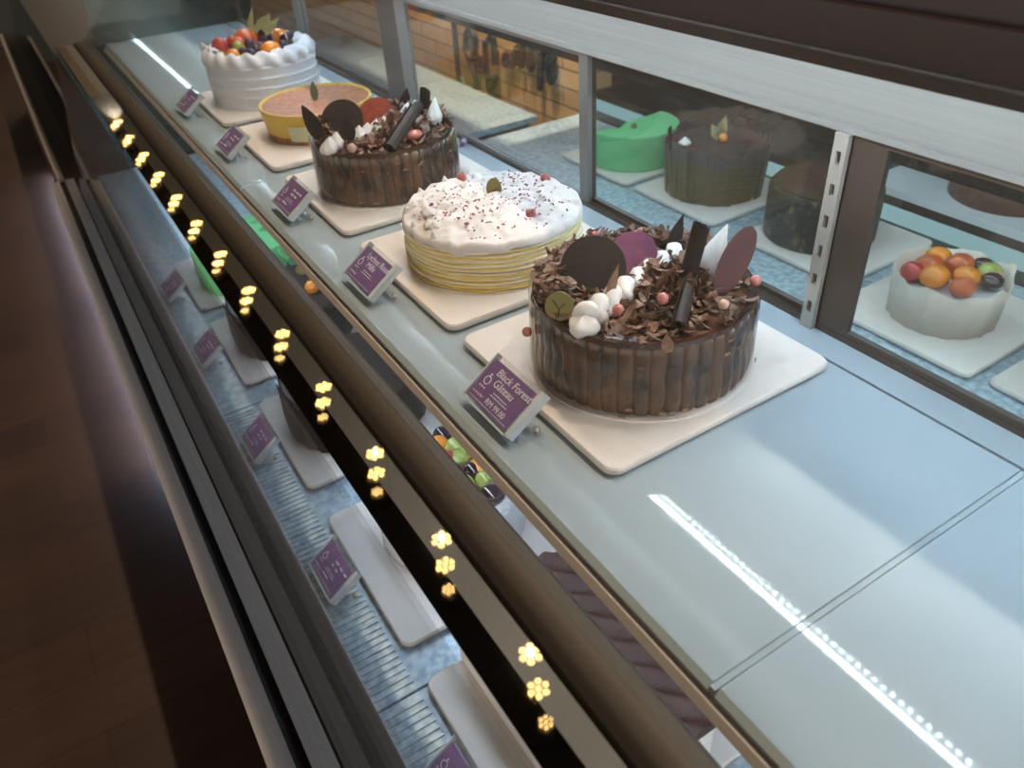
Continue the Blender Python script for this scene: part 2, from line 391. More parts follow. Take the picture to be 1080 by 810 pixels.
# glass shelves
def shelf(y0,y1,label):
    q=MB(); q.prism([(.0055,-.012),(.3925,-.012),(.3925,0),(.0055,0),(0,-.0055),(0,-.0085)],y0,y1)
    q.m[5]=1; q.m[6]=1; q.m[7]=1; q.m[0]=1; q.m[1]=1
    o=q.build('glass_shelf',['shelf','shelf_edge'],smooth=False)
    tag(o,label,'shelf','milky glass shelves of the upper level')
shelf(-.54,.1100,'milky glass shelf section nearest the camera, bare, with light line reflected')
q=MB(); q.prism([(.001,-.012),(.392,-.012),(.392,-.0004),(.001,-.0004)],.1110,.1160); part(q,'shelf_joint','shelf')
shelf(.1170,1.330,'milky glass shelf section carrying the near black forest cake')
shelf(1.334,2.875,'milky glass shelf section at the far end under the white fruit cake')

# ------------------------------------------------------------------ plates
def make_plate():
    r=empty('square_plate')
    q=MB(); q.outline(rrect(-.155,.155,-.15,.15,.016),.0028,.012,bev=.0022)
    q.build('plate_top','plate',r)
    q=MB(); q.outline(rrect(-.135,.135,-.13,.13,.016),0,.0027); q.build('plate_foot','plate',r)
    return r
proto=make_plate(); used=[0]
def plate(x,y,z,label,group,rz=0):
    p=proto if not used[0] else copy_tree(proto); used[0]=1
    p.location=(x,y,z); p.rotation_euler=(0,0,rz); tag(p,label,'plate',group); return p
UP='square white plates on the upper shelf'
PX=.228
PY=[.475,.799,1.147,1.502,1.845]
for yy,nm in zip(PY,['nearest black forest cake','white topped crepe cake','farther black forest cake','round cheesecake','white fruit topped cake']):
    plate(PX,yy,0,'square white plate under the '+nm+' on the shelf',UP)
LP='square white plates on the lower deck'
LY=[.340,.698,1.079,1.455,1.83]
for yy,nm in zip(LY,['chocolate ruffle cake','fruit cake with grapes','dark chocolate cake behind the rail','dark chocolate cake with gold leaf','green cake with a leaf']):
    plate(.053,yy,-.3993,'square white plate on the lower deck under '+nm,LP)

# ------------------------------------------------------------------ price tags
TILT=math.radians(35); ct,st=math.cos(TILT),math.sin(TILT)
def TT(u,v,w):
    """card space -> holder space; u along the reading direction, v up the slope, w out of the face"""
    return Vector((ct*v-st*w, -u, st*v+ct*w+.010))
TM=Matrix(((0,ct,-st,0),(-1,0,0,0),(0,st,ct,.010),(0,0,0,1)))
def text(name,body,size,u,v,parent,shear=.0):
    c=bpy.data.curves.new(name,'FONT'); c.body=body; c.size=size; c.extrude=.0001; c.align_x='LEFT'; c.shear=shear
    c.materials.append(M['ink'])
    o=bpy.data.objects.new(name,c); col.objects.link(o); o.parent=parent
    o.matrix_local=TM@Matrix.Translation((u,v,.0036))
    bpy.context.view_layer.update()
    me=bpy.data.meshes.new_from_object(o.evaluated_get(bpy.context.evaluated_depsgraph_get()))
    n=bpy.data.objects.new(name+'_mesh',me); ml=o.matrix_local.copy(); bpy.data.objects.remove(o); n.name=name; col.objects.link(n); n.parent=parent; n.matrix_local=ml
    return n
def make_tag(W=.094,H=.060):
    r=empty('price_tag')
    q=MB(); q.box(-W/2,W/2,0,H,-.0040,.0030,0,T=TM); q.build('acrylic_holder','acrylic',r)
    q=MB(); q.box(W/2-.0065,W/2+.0005,0.0005,H,-.0060,.0036,0,T=TM); q.box(-W/2,W/2-.007,-.0012,.0012,-.0045,.0036,0,T=TM)
    q.box(-W/2,-W/2+.0022,.002,H,-.0050,.0036,0,T=TM); q.build('holder_edge','acrylic_edge',r)
    q=MB(); q.box(-W/2+.005,W/2-.009,.004,H-.006,.0031,.00345,0,T=TM); q.build('price_card','card',r)
    q=MB()
    # small printed lines, ring logo and rule
    q.box(-W/2+.008,W/2-.013,.0065,.0070,.0035,.00365,0,T=TM)
    for k,(a,b2,v) in enumerate(((-.010,.016,.0235),(-.012,.020,.0200))):
        u=a
        while u<b2:
            l=rnd.uniform(.002,.005); q.box(u,min(u+l,b2),v,v+.0011,.0035,.00362,0,T=TM); u+=l+.0010
    pts=[TT(-.030+.0048*math.cos(a*PI/9),.030+.0048*math.sin(a*PI/9),.0037) for a in range(19)]
    q.tube(pts,.00055,6)
    q.tube([TT(-.030,.0345,.0037),TT(-.0315,.0385,.0037),TT(-.028,.0375,.0037)],.0005,6)
    for j in range(3): q.box(-.036+j*.0042,-.0335+j*.0042,.0205,.0222,.0035,.00362,0,T=TM)
    q.tube([TT(-.039+i*.0016,.0125+.0013*math.sin(i*2.1),.0037) for i in range(14)],.0004,5)
    q.build('card_print','ink',r)
    q=MB(); q.box(W/2-.03,W/2-.012,.030,.034,-.044,-.0062,0,T=Matrix(((1,0,0,0),(0,1,0,0),(0,0,1,0),(0,0,0,1)))@TM) if False else None
    q=MB(); top=TT(.02,H*.62,-.004); q.tube([top,(top.x+.004,top.y,.004),(top.x-.004,top.y,.0022)],.0019,8)
    top=TT(-.02,H*.62,-.004); q.tube([top,(top.x+.004,top.y,.004),(top.x-.004,top.y,.0022)],.0019,8)
    lo=TT(0,.002,-.004); q.box(lo.x-.001,lo.x+.006,-.03,.03,.0003,lo.z)
    q.build('stand','acrylic',r)
    q=MB(); p=TT(W/2-.003,H*.52,-.010); q.ball((p.x+.004,p.y-.001,.0045),.0042,10,8); q.build('ball_foot','chrome',r)
    return r
tproto=make_tag()
def strip_text(o):
    for ch in list(o.children):
        if ch.type=='FONT': bpy.data.objects.remove(ch)
def blank_words(parent,seed):
    rr=random.Random(seed); q=MB()
    for v,n in ((.041,3),(.033,2)):
        u=-.006+rr.uniform(-.004,.004)
        for w in range(n):
            L=rr.uniform(.008,.013); k=int(L/.0011)
            q.tube([TT(u+i*.0011,v+.0016*math.sin(i*1.9+rr.random()),.0037) for i in range(k)],.00055,5); u+=L+.003
    u=-.012; q.tube([TT(u+i*.0013,.0145+.0014*math.sin(i*2.3+rr.random()),.0037) for i in range(15)],.0006,5)
    q.build('handwriting','ink',parent)
TG=[('black forest cake nearest the camera',.474,('Black Forest','Gâteau','RM 99.00')),('crepe cake',.824,('Lychee Rose','  Mille','')),('farther black forest cake',1.150,None),('cheesecake',1.517,None),('white fruit cake',1.878,None)]
def words(t,lines):
    if lines:
        text('cake_name_text',lines[0],.0128,-.026,.0405,t,.15); text('cake_name_text',lines[1],.0128,-.020,.0295,t,.15)
        if lines[2]: text('price_text',lines[2],.0095,-.012,.0098,t)
first=True
tags=[]
for nm,y,lines in TG:
    tags.append(('small purple price card in clear holder before the '+nm,.021,y,.0003,lines,'purple price cards on the upper shelf'))
for nm,y in (('chocolate ruffle cake',.335),('fruit cake',.722),('dark chocolate cake',1.095),('second dark chocolate cake',1.470),('green cake',1.815)):
    tags.append(('purple price card on the lower deck before the '+nm,-.158,y,-.3990,None,'purple price cards on the lower deck'))
for k,(lab,x,y,z,lines,grp) in enumerate(tags):
    t=tproto if first else copy_tree(tproto); first=False
    t.location=(x,y,z); tag(t,lab,'price tag',grp)
bpy.context.view_layer.update()
k=0
for o in [o for o in list(col.objects) if o.name.startswith('price_tag')]:
    lines=[t[4] for t in tags if t[0]==o['label']][0]
    if lines: words(o,lines)
    else: blank_words(o,100+k)
    k+=1

# ------------------------------------------------------------------ cake helpers
def flake(q,c,L,W,R,curl=.3,mi=0):
    """one curved sliver of chocolate with thickness"""
    n=3; th=rnd.uniform(.0004,.0008); b=len(q.v)
    for side in (0,1):
        for i in range(n+1):
            t=i/n-.5; w=W*(1-.9*abs(t)**1.5*1.3)*rnd.uniform(.8,1.15)
            z=curl*L*(t*t)*1.6+(th if side else 0)
            for s in (-.5,.5): q.v.append(Vector(c)+R@Vector((t*L,s*w,z)))
    k=2*(n+1)
    for i in range(n):
        a=b+2*i; q.face((a,a+1,a+3,a+2),mi); a2=a+k; q.face((a2,a2+2,a2+3,a2+1),mi)
        q.face((a,a+2,a2+2,a2),mi); q.face((a+1,a2+1,a2+3,a+3),mi)
    q.face((b,b+k,b+k+1,b+1),mi); e=b+2*n; q.face((e,e+1,e+k+1,e+k),mi)
def rot_rand(flat=.6):
    from mathutils import Euler
    return Euler((rnd.gauss(0,flat),rnd.gauss(0,flat),rnd.uniform(0,2*PI))).to_matrix()
def fluted(name,parent,R,H,n=46,tiers=True,z0=.0015):
    seg=n*8; prof=[]; K=14
    for k in range(K+1): prof.append((R*(1-.0), z0+H*k/K))
    ph=[rnd.uniform(-.5,.5) for _ in range(n)]
    def fr(a,k):
        t=a/(2*PI)*n; i=int(t)%n; x=t-int(t)
        z=k/K
        bulge=.0030*(1-(2*x-1)**2)**.5 if tiers else .003*math.sin(PI*x)
        up=.0026*math.sin(PI*min(1,max(0,(z-.02)*1.9 + ph[i]*.06)))if z<.55 else .0024*math.sin(PI*min(1,max(0,(z-.5)*2.1)))
        lean=-.002*z
        return bulge+up+lean-.004+(-.003 if k==K else 0)+(-.0015 if k==0 else 0)
    q=MB(); q.lathe(prof,seg,fr=fr); return q.build(name,'choc_side',parent,sharp=60)
def dollop(q,c,r,h,ridges=7,lean=(0,0),tw=.6,mi=0):
    prof=[(.55,0),(.9,.06),(1.03,.18),(1.02,.32),(.9,.44),(.74,.56),(.58,.67),(.42,.77),(.28,.86),(.14,.94),(.03,1)]
    n=ridges*8; b=len(q.v)
    for k,(rr,z) in enumerate(prof):
        for i in range(n):
            a=2*PI*i/n; s=1+.13*math.cos(ridges*a+tw*z*6)*(1-z)
            q.v.append(Vector(c)+Vector((r*rr*s*math.cos(a)+lean[0]*z*z,r*rr*s*math.sin(a)+lean[1]*z*z,h*z)))
    for k in range(len(prof)-1):
        for i in range(n):
            j=(i+1)%n; q.face((b+k*n+i,b+k*n+j,b+(k+1)*n+j,b+(k+1)*n+i),mi)
    q.face([b+i for i in reversed(range(n))],mi); q.face([b+(len(prof)-1)*n+i for i in range(n)],mi)
def curl_roll(q,p0,p1,r,seg=14):
    """a rolled chocolate cigar: a spiral sheet"""
    p0=Vector(p0); p1=Vector(p1); d=(p1-p0); T=frame(p0,d); L=d.length
    turns=2.1; n=int(turns*seg); b=len(q.v); th=.0009
    for side in (0,1):
        for zz in (0,.5,1):
            for i in range(n+1):
                a=2*PI*turns*i/n; rr=r*(.42+.58*i/n)-(th if side else 0)
                q.v.append(T@Vector((rr*math.cos(a),rr*math.sin(a),zz*L+.0015*math.sin(a*1.3+zz))))
    w=n+1
    for side in (0,1):
        o=b+side*3*w
        for k in range(2):
            for i in range(n):
                f=(o+k*w+i,o+k*w+i+1,o+(k+1)*w+i+1,o+(k+1)*w+i)
                q.face(f if not side else tuple(reversed(f)))
    o2=b+3*w
    for i in range(n):
        q.face((b+i,o2+i,o2+i+1,b+i+1)); q.face((b+2*w+i,b+2*w+i+1,o2+2*w+i+1,o2+2*w+i))
    for k in range(2):
        q.face((b+k*w+n,o2+k*w+n,o2+(k+1)*w+n,b+(k+1)*w+n)); q.face((b+k*w,b+(k+1)*w,o2+(k+1)*w,o2+k*w))
def leaf_shard(q,base,tip,wid,face,th=.0018,n=18,blunt=.3,bend=0):
    """flat pointed or oval chocolate leaf standing from base to tip"""
    base=Vector(base); tip=Vector(tip); d=tip-base; L=d.length; T=frame(base,face,x=d)
    pts=[]
    for i in range(n+1):
        t=i/n; pts.append((t*L, wid*.5*(math.sqrt(max(0,1-(2*t-1)**2)) if blunt>.9 else math.sin(PI*t**(.8))**.8 if blunt>.5 else math.sin(PI*min(1,t*.86+.14))**1.0*(1-t**3*.6))))
    poly=[(x,w) for x,w in pts]+[(x,-w) for x,w in reversed(pts[1:-1])]
    q.outline(poly,-th/2,th/2,T=T)
def disc(q,c,r,th,nrm): q.lathe([(r-.0006,-th/2),(r,-th/2+.0006),(r,th/2-.0006),(r-.0006,th/2)],40,T=frame(c,nrm))
def board(parent,R): 
    q=MB(); q.lathe([(R,0),(R,.0014)],64); return q.build('cake_board','plate',parent)
TOP=.012
# ------------------------------------------------------------------ black forest cakes
def black_forest(cx,cy,label,near):
    R,H=.124,.086; zt=H+.0015
    r=empty('chocolate_cake',(cx,cy,TOP)); O=Vector((cx,cy,TOP))
    tag(r,label,'cake','black forest cakes')
    def W(px,py,z): return at(px,py,z)-O
    board(r,R+.006)
    fluted('cake_body',r,R,H)
    q=MB(); q.lathe([(R-.004,zt-.008),(R-.0035,zt+.002),(R-.010,zt+.001),(R-.014,zt-.0015),(R-.05,zt-.001),(.002,zt)],96,fz=lambda a,k:.0008*noise.noise(Vector((6*math.cos(a),6*math.sin(a),k))))
    q.build('chocolate_glaze','choc_glaze',r)
    q=MB(); 
    q.lathe([(R+.0012,.003),(R+.0010,H*.6),(R+.0006,zt+.0035)],128,cap=False,fr=lambda a,k:.0006*math.sin(46*a)); q.build('clear_collar','film',r)
    # shavings
    q=MB(); cnt=0
    V=Vector((-.55,-.80,0))  # toward viewer
    S=Vector((.80,-.55,0))
    while cnt<(1350 if near else 800):
        a=rnd.uniform(0,2*PI); rr=R*.93*math.sqrt(rnd.random()); p=Vector((rr*math.cos(a),rr*math.sin(a),0))
        u=p.dot(S)/R; v=p.dot(V)/R       # u right, v toward viewer
        mound=math.exp(-((u-.25)**2/.13+(v-.10)**2/.16)); rim=1 if (rr>R*.66 and v<.35 and not(u>.5 and v>-.2)) else 0
        left=math.exp(-((u+.72)**2/.05+(v-.15)**2/.14)); front=math.exp(-((u+.05)**2/.05+(v-.55)**2/.03))*.8
        pr=max(mound,.95*rim,.95*left,front,.16)
        if rnd.random()>pr: continue
        h=rnd.random()*(.030*mound+.014*rim+.014*left+.010*front)+.0015
        big=mound>.3 or front>.4
        L=rnd.uniform(.010,.026) if big else rnd.uniform(.010,.021)
        flake(q,(p.x,p.y,zt+h),L,L*rnd.uniform(.35,.72) if big else L*rnd.uniform(.22,.48),rot_rand(.65 if big else .4),rnd.uniform(.1,.6)); cnt+=1
    o=q.build('chocolate_shavings','choc_flake',r,smooth=False); o['kind']='stuff'
    # tiny flakes sticking to the side
    q=MB()
    for i in range(16):
        a=math.radians(rnd.uniform(200,330)); z=rnd.choice((rnd.uniform(.004,.016),rnd.uniform(H*.7,H)))
        flake(q,((R+.004)*math.cos(a),(R+.004)*math.sin(a),z),.008,.003,frame((0,0,0),(math.cos(a),math.sin(a),.2)).to_3x3())
    o=q.build('side_crumbs','choc_flake',r,smooth=False); o['kind']='stuff'
    def one(name,mt,fn,label=None,sharp=40):
        q=MB(); fn(q); o=q.build(name,mt,r,sharp=sharp)
        if label: o['label']=label
    nrm=(-.40,-.62,.68)
    if near:
        zz=.108
        one('chocolate_disc','choc_disc',lambda q:disc(q,W(626,282,.122),.0355,.003,nrm),'round dark chocolate disc')
        one('chocolate_disc','purple_disc',lambda q:disc(q,W(668,268,.122),.0265,.003,(-.45,-.5,.74)),'round plum coloured disc')
        cr_=[(612,338),(626,328),(640,316),(652,306),(664,299),(677,293),(690,284),(701,276),(712,268)]
        def piping(q):
            a=W(617,336,.112); b=W(716,266,.112); a.z=b.z=zt+.008; d=(b-a); sd=Vector((-d.y,d.x,0)).normalized(); n=120; pts=[]; rad=[]
            for k in range(n+1):
                t=k/n; w=2*PI*7.5*t
                pts.append(a+d*(t+.022*math.sin(2*w))+sd*(.0062*math.sin(w))+Vector((0,0,.0045*math.sin(w+.9)+.003)))
                rad.append((.0086 if t>.06 else .0086+.004*(1-t/.06))*(1+.14*math.sin(2*w+.4))*(1 if t<.97 else .6))
            q.tube(pts,rad,18)
            q.ball(a+Vector((-.003,-.003,-.001)),.0150,26,16,(1.1,1,.72),fn=lambda d:1+.10*noise.noise(d*1.7)+.05*math.sin(4*math.atan2(d.y,d.x)))
            for v in q.v:
                v+=Vector((0,0,1))*.0016*noise.noise(v*140)+sd*.0012*noise.noise(v*110+Vector((5,2,1)))
        one('cream_piping','cream',piping,'wavy ribbon of piped white cream',180)
        p=W(748,285,.112); p.z=zt
        one('cream_peak','cream',lambda q:dollop(q,p,.0165,.062,6,(.018,-.002),1.5),'tall pointed whipped cream peak',180)
        one('chocolate_curl','choc_dark',lambda q:curl_roll(q,W(722,300,.112),(.262-cx,.425-cy,.176-TOP),.0098),'tall rolled dark chocolate curl')
        one('chocolate_curl','choc_dark',lambda q:curl_roll(q,W(716,343,.110),W(728,296,.122),.0085),'rolled dark chocolate curl lying below the tall one')
        one('chocolate_curl','choc_dark',lambda q:curl_roll(q,W(709,338,.106),W(685,320,.112),.0075),'short rolled curl among the shavings')
        one('chocolate_shard','choc_dark',lambda q:leaf_shard(q,W(706,268,.102),(.311-cx,.50-cy,.147-TOP),.0165,(-.5,-.75,.35)),'thin dark chocolate shard')
        one('chocolate_leaf','burgundy',lambda q:leaf_shard(q,W(757,312,.106),(.304-cx,.398-cy,.173-TOP),.030,(-.50,-.80,.25),blunt=1),'long oval burgundy chocolate leaf')
        one('gold_medallion','gold',lambda q:disc(q,W(590,323,.114),.0155,.002,(-.70,-.62,.35)),'small round gold green medallion')
        def vee(q):
            c=W(590,323,.114); T=frame(c,(-.70,-.62,.35))
            q.tube([T@Vector(v) for v in ((-.007,.006,.0014),(0,-.003,.0014),(.006,.004,.0014))],.0006,6); q.tube([T@Vector(v) for v in ((0,-.003,.0014),(0,-.010,.0014))],.0006,6)
        one('medallion_mark','choc_dark',vee)
        for px,py,z in ((568,285,.112),(598,262,.112),(628,248,.114),(675,245,.112),(710,248,.113)): one('pink_pearl','pearl',lambda q:q.ball(W(px,py,z),.0052))
        for px,py,z in ((652,327,.122),(699,315,.128),(797,296,.112)): one('pink_pearl','pearl',lambda q:q.ball(W(px,py,z),.0062))
        one('pink_pearl','pearl_pale',lambda q:q.ball(W(763,321,.120),.0055),'pale pink pearl')
        one('pink_pearl','pearl',lambda q:q.ball(((R+.008)*math.cos(math.radians(162)),(R+.008)*math.sin(math.radians(162)),.055),.0056),'pink pearl stuck to the side')
        for (a,b2,w) in (((640,318),(647,288),.010),((655,342),(668,318),.006),((722,285),(735,262),.012),((705,372),(702,352),.012)):
            one('chocolate_splinter','choc_flake',lambda q:leaf_shard(q,W(a[0],a[1],.112),W(b2[0],b2[1],.124),w,(-.5,-.75,.45)))
    else:
        one('chocolate_disc','choc_disc',lambda q:disc(q,W(361,127,.124),.036,.003,(-.42,-.66,.62)),'round dark chocolate disc')
        one('chocolate_disc','red_disc',lambda q:disc(q,W(397,122,.118),.033,.003,(-.42,-.60,.68)),'round rust red disc')
        for i,(px,py) in enumerate([(346,153),(353,148),(377,141),(386,138),(395,134),(403,131),(428,117),(436,114)]):
            p=W(px,py,.112); p.z=zt-.001
            one('cream_rosette','cream',lambda q:dollop(q,p,.0135,.028,6,(.004,-.004),1.2),sharp=180)
        p=W(458,124,.110); p.z=zt
        one('cream_peak','cream',lambda q:dollop(q,p,.0125,.044,6,(.006,0),1.5),'pointed whipped cream peak',180)
        one('chocolate_curl','choc_dark',lambda q:curl_roll(q,W(411,156,.112),(.268-cx,1.09-cy,.146-TOP),.0115),'long rolled chocolate curl leaning')
        one('chocolate_curl','choc_dark',lambda q:curl_roll(q,W(447,120,.108),(.312-cx,1.15-cy,.150-TOP),.0105),'tall rolled chocolate curl')
        one('chocolate_shard','choc_dark',lambda q:leaf_shard(q,W(426,116,.102),(.300-cx,1.21-cy,.140-TOP),.020,(-.5,-.75,.35)),'thin dark chocolate shard')
        one('chocolate_leaf','choc_dark',lambda q:leaf_shard(q,W(341,150,.104),W(341,127,.120),.026,(-.6,-.7,.3),blunt=.8),'dark oval chocolate leaf at the rim')
        one('chocolate_leaf','choc_dark',lambda q:leaf_shard(q,W(371,149,.106),W(371,131,.122),.020,(-.5,-.8,.3),blunt=.8),'dark oval chocolate leaf against the cream')
        one('pink_pearl','pearl_pale',lambda q:q.ball(W(371,156,.112),.0075),'pale pink pearl')
        one('pink_pearl','pearl',lambda q:q.ball(W(437,142,.112),.0095,sc3=(1.5,1,.8)),'red fruit piece')
    return r
black_forest(.226,.469,'chocolate black forest cake with plum disc and cream, nearest the camera on the shelf',True)
black_forest(.223,1.150,'chocolate black forest cake with rust red disc, between crepe cake and cheesecake',False)

# ------------------------------------------------------------------ crepe cake
def crepe():
    cx,cy=.227,.796; O=Vector((cx,cy,TOP)); R,H=.126,.062
    r=empty('crepe_cake',O); tag(r,'layered yellow crepe cake with rough white cream top and red petal crumbs','cake')
    board(r,R+.004)
    N=19; z=.0015
    q=MB(); prof=[]; mis=[]
    for i in range(N):
        h=H/N
        prof+=[(R-.0014,z),(R,z+h*.25),(R,z+h*.75),(R-.0014,z+h*.98)]; mis+=[i%2,i%2,i%2,i%2]; z+=h
    jit=[rnd.uniform(-.0015,.0012) for _ in range(N)]
    q.lathe(prof,160,fr=lambda a,k: jit[k//4]+.0026*noise.noise(Vector((3.2*math.cos(a)+k//4*7.3,3.2*math.sin(a),k//4*1.7))),
        fz=lambda a,k:.0022*noise.noise(Vector((2*math.cos(a),2*math.sin(a),k//4*.35))),mis=mis)
    q.build('crepe_layers',['crepe_y','crepe_c'],r,sharp=80)
    q=MB(); rings=34; seg=170; zt=H+.0015; b=0
    def hh(x,y): 
        n=noise.noise(Vector((x*38,y*38,3)))*.6+noise.noise(Vector((x*85,y*85,7)))*.4
        ridge=1-abs(noise.noise(Vector((x*30,y*30,11))))*2
        return .0075+.0085*n+.0055*max(0,ridge)**2
    prof=[]
    for k in range(rings+1):
        t=k/rings
        for i in range(seg):
            a=2*PI*i/seg; edge=R+.0018+.0022*noise.noise(Vector((3.4*math.cos(a),3.4*math.sin(a),5)))
            if t<.86:
                rr=edge*t/.86*.955; x,y=rr*math.cos(a),rr*math.sin(a); zz=zt+hh(x,y)*(1 if t<.7 else 1-.35*(t-.7)/.16)
                zz+=.004*(1-(rr/edge)**2)
            else:
                s=(t-.86)/.14; rr=edge*(.955+.045*math.sin(s*PI/2)); base=zt+hh(edge*.955*math.cos(a),edge*.955*math.sin(a))*.65+.0004
                drop=.008+.0085*max(0,.3+noise.noise(Vector((2.2*math.cos(a),2.2*math.sin(a),9))))
                zz=base-drop*(1-math.cos(s*PI/2))
            q.v.append(Vector((rr*math.cos(a),rr*math.sin(a),zz)))
    for k in range(rings):
        for i in range(seg):
            j=(i+1)%seg; q.face((k*seg+i,(k+1)*seg+i,(k+1)*seg+j,k*seg+j))
    q.build('cream_topping','cream_top',r,sharp=180)
    q=MB()
    for px,py in ((447,178),(535,178),(392,0)): pass
    spk=MB()
    for i in range(11):   # small pulled cream peaks
        a=rnd.uniform(0,2*PI); rr=R*.9*math.sqrt(rnd.random()); x,y=rr*math.cos(a),rr*math.sin(a)
        dollop(spk,(x,y,zt+hh(x,y)-.003),rnd.uniform(.007,.012),rnd.uniform(.009,.014),5,(rnd.uniform(-.004,.004),rnd.uniform(-.004,.004)))
    for a in (120,150,178,200,95,75):
        a=math.radians(a); dollop(spk,(R*.93*math.cos(a),R*.93*math.sin(a),zt+.002),.006,.014,5,(.003*math.cos(a),.003*math.sin(a)))
    spk.build('cream_peaks','cream_top',r,sharp=180)
    cr=MB()
    for i in range(330):
        g=rnd.choice(((-.05,.0),(.03,-.045),(.07,.05),(.05,.02),(-.02,-.06),(-.07,.04)));
        x,y=g[0]+rnd.gauss(0,.032),g[1]+rnd.gauss(0,.032)
        if x*x+y*y>(R*.93)**2: continue
        rr=math.sqrt(x*x+y*y); z=zt+hh(x,y)+.004*(1-(rr/R)**2)+.0012
        L=rnd.uniform(.0015,.0045); flake(cr,(x,y,z),L,L*.7,rot_rand(.4),.2)
    o=cr.build('petal_crumbs','petal',r,smooth=False); o['kind']='stuff'
    for px,py in ((455,217),(492,237),(563,222)):
        q=MB(); flake(q,at(px,py,TOP+zt+.013)-O,.011,.007,rot_rand(.3),.5); q.build('rose_petal','petal',r)
    for px,py in ((575,188),(487,187),(560,226)):
        q=MB(); q.ball(at(px,py,TOP+zt+.012)-O,.007,fn=lambda d:1+.35*noise.noise(d*3)); q.build('rose_bud','rosy',r)
    q=MB(); c=at(521,199,TOP+zt+.020)-O; T=frame(c,(-.60,-.75,.15)); q.lathe([(.0145,-.001),(.0145,.001)],32,T=T@Matrix.Diagonal((.75,1.05,1,1))); q.build('gold_medallion','gold',r)
crepe()

# ------------------------------------------------------------------ cheesecake
def cheesecake():
    cx,cy=.231,1.515; O=Vector((cx,cy,TOP)); r=empty('cheesecake',O); tag(r,'round yellow baked cheesecake with browned top','cake')
    q=MB(); q.lathe([(.104,.0),(.107,.001),(.108,.013)],96); q.build('biscuit_crust','crust',r)
    q=MB(); q.lathe([(.1075,.0131),(.1085,.0135),(.114,.050),(.1158,.0575),(.1150,.0605),(.1120,.0610),(.1092,.0570),(.1085,.050)],96,fr=lambda a,k:.0006*noise.noise(Vector((5*math.cos(a),5*math.sin(a),k)))); q.build('cheesecake_body','cheese',r)
    q=MB(); q.lathe([(.1100,.0540),(.1092,.0578),(.095,.0572),(.06,.0575),(.002,.0582)],96,fz=lambda a,k:.0006*noise.noise(Vector((8*math.cos(a)*k,8*math.sin(a)*k,2)))); q.build('browned_top','cheese_top',r)
    q=MB(); leaf_shard(q,at(333,107,.071)-O,at(334,91,.092)-O,.016,(-.5,-.8,.2),blunt=.8); q.build('green_leaf','greenleaf',r)
    q=MB(); b=0; p=at(319,140,.035)-O; a0=math.atan2(p.y,p.x); n=8
    for zz,rr in ((.009,.1105),(.040,.1165)):
        for s in (0,.0010):
            for i in range(n+1):
                a=a0+(i/n-.5)*.36; q.v.append(Vector(((rr+s)*math.cos(a),(rr+s)*math.sin(a),zz)))
    w=n+1
    for i in range(n):
        q.face((w+i,w+i+1,3*w+i+1,3*w+i)); q.face((i+1,i,2*w+i,2*w+i+1)); q.face((2*w+i,3*w+i,3*w+i+1,2*w+i+1)); q.face((i,i+1,w+i+1,w+i))
    q.face((0,w,3*w,2*w)); q.face((n,2*w+n,3*w+n,w+n))
    q.build('side_label','paper_pale',r)
cheesecake()

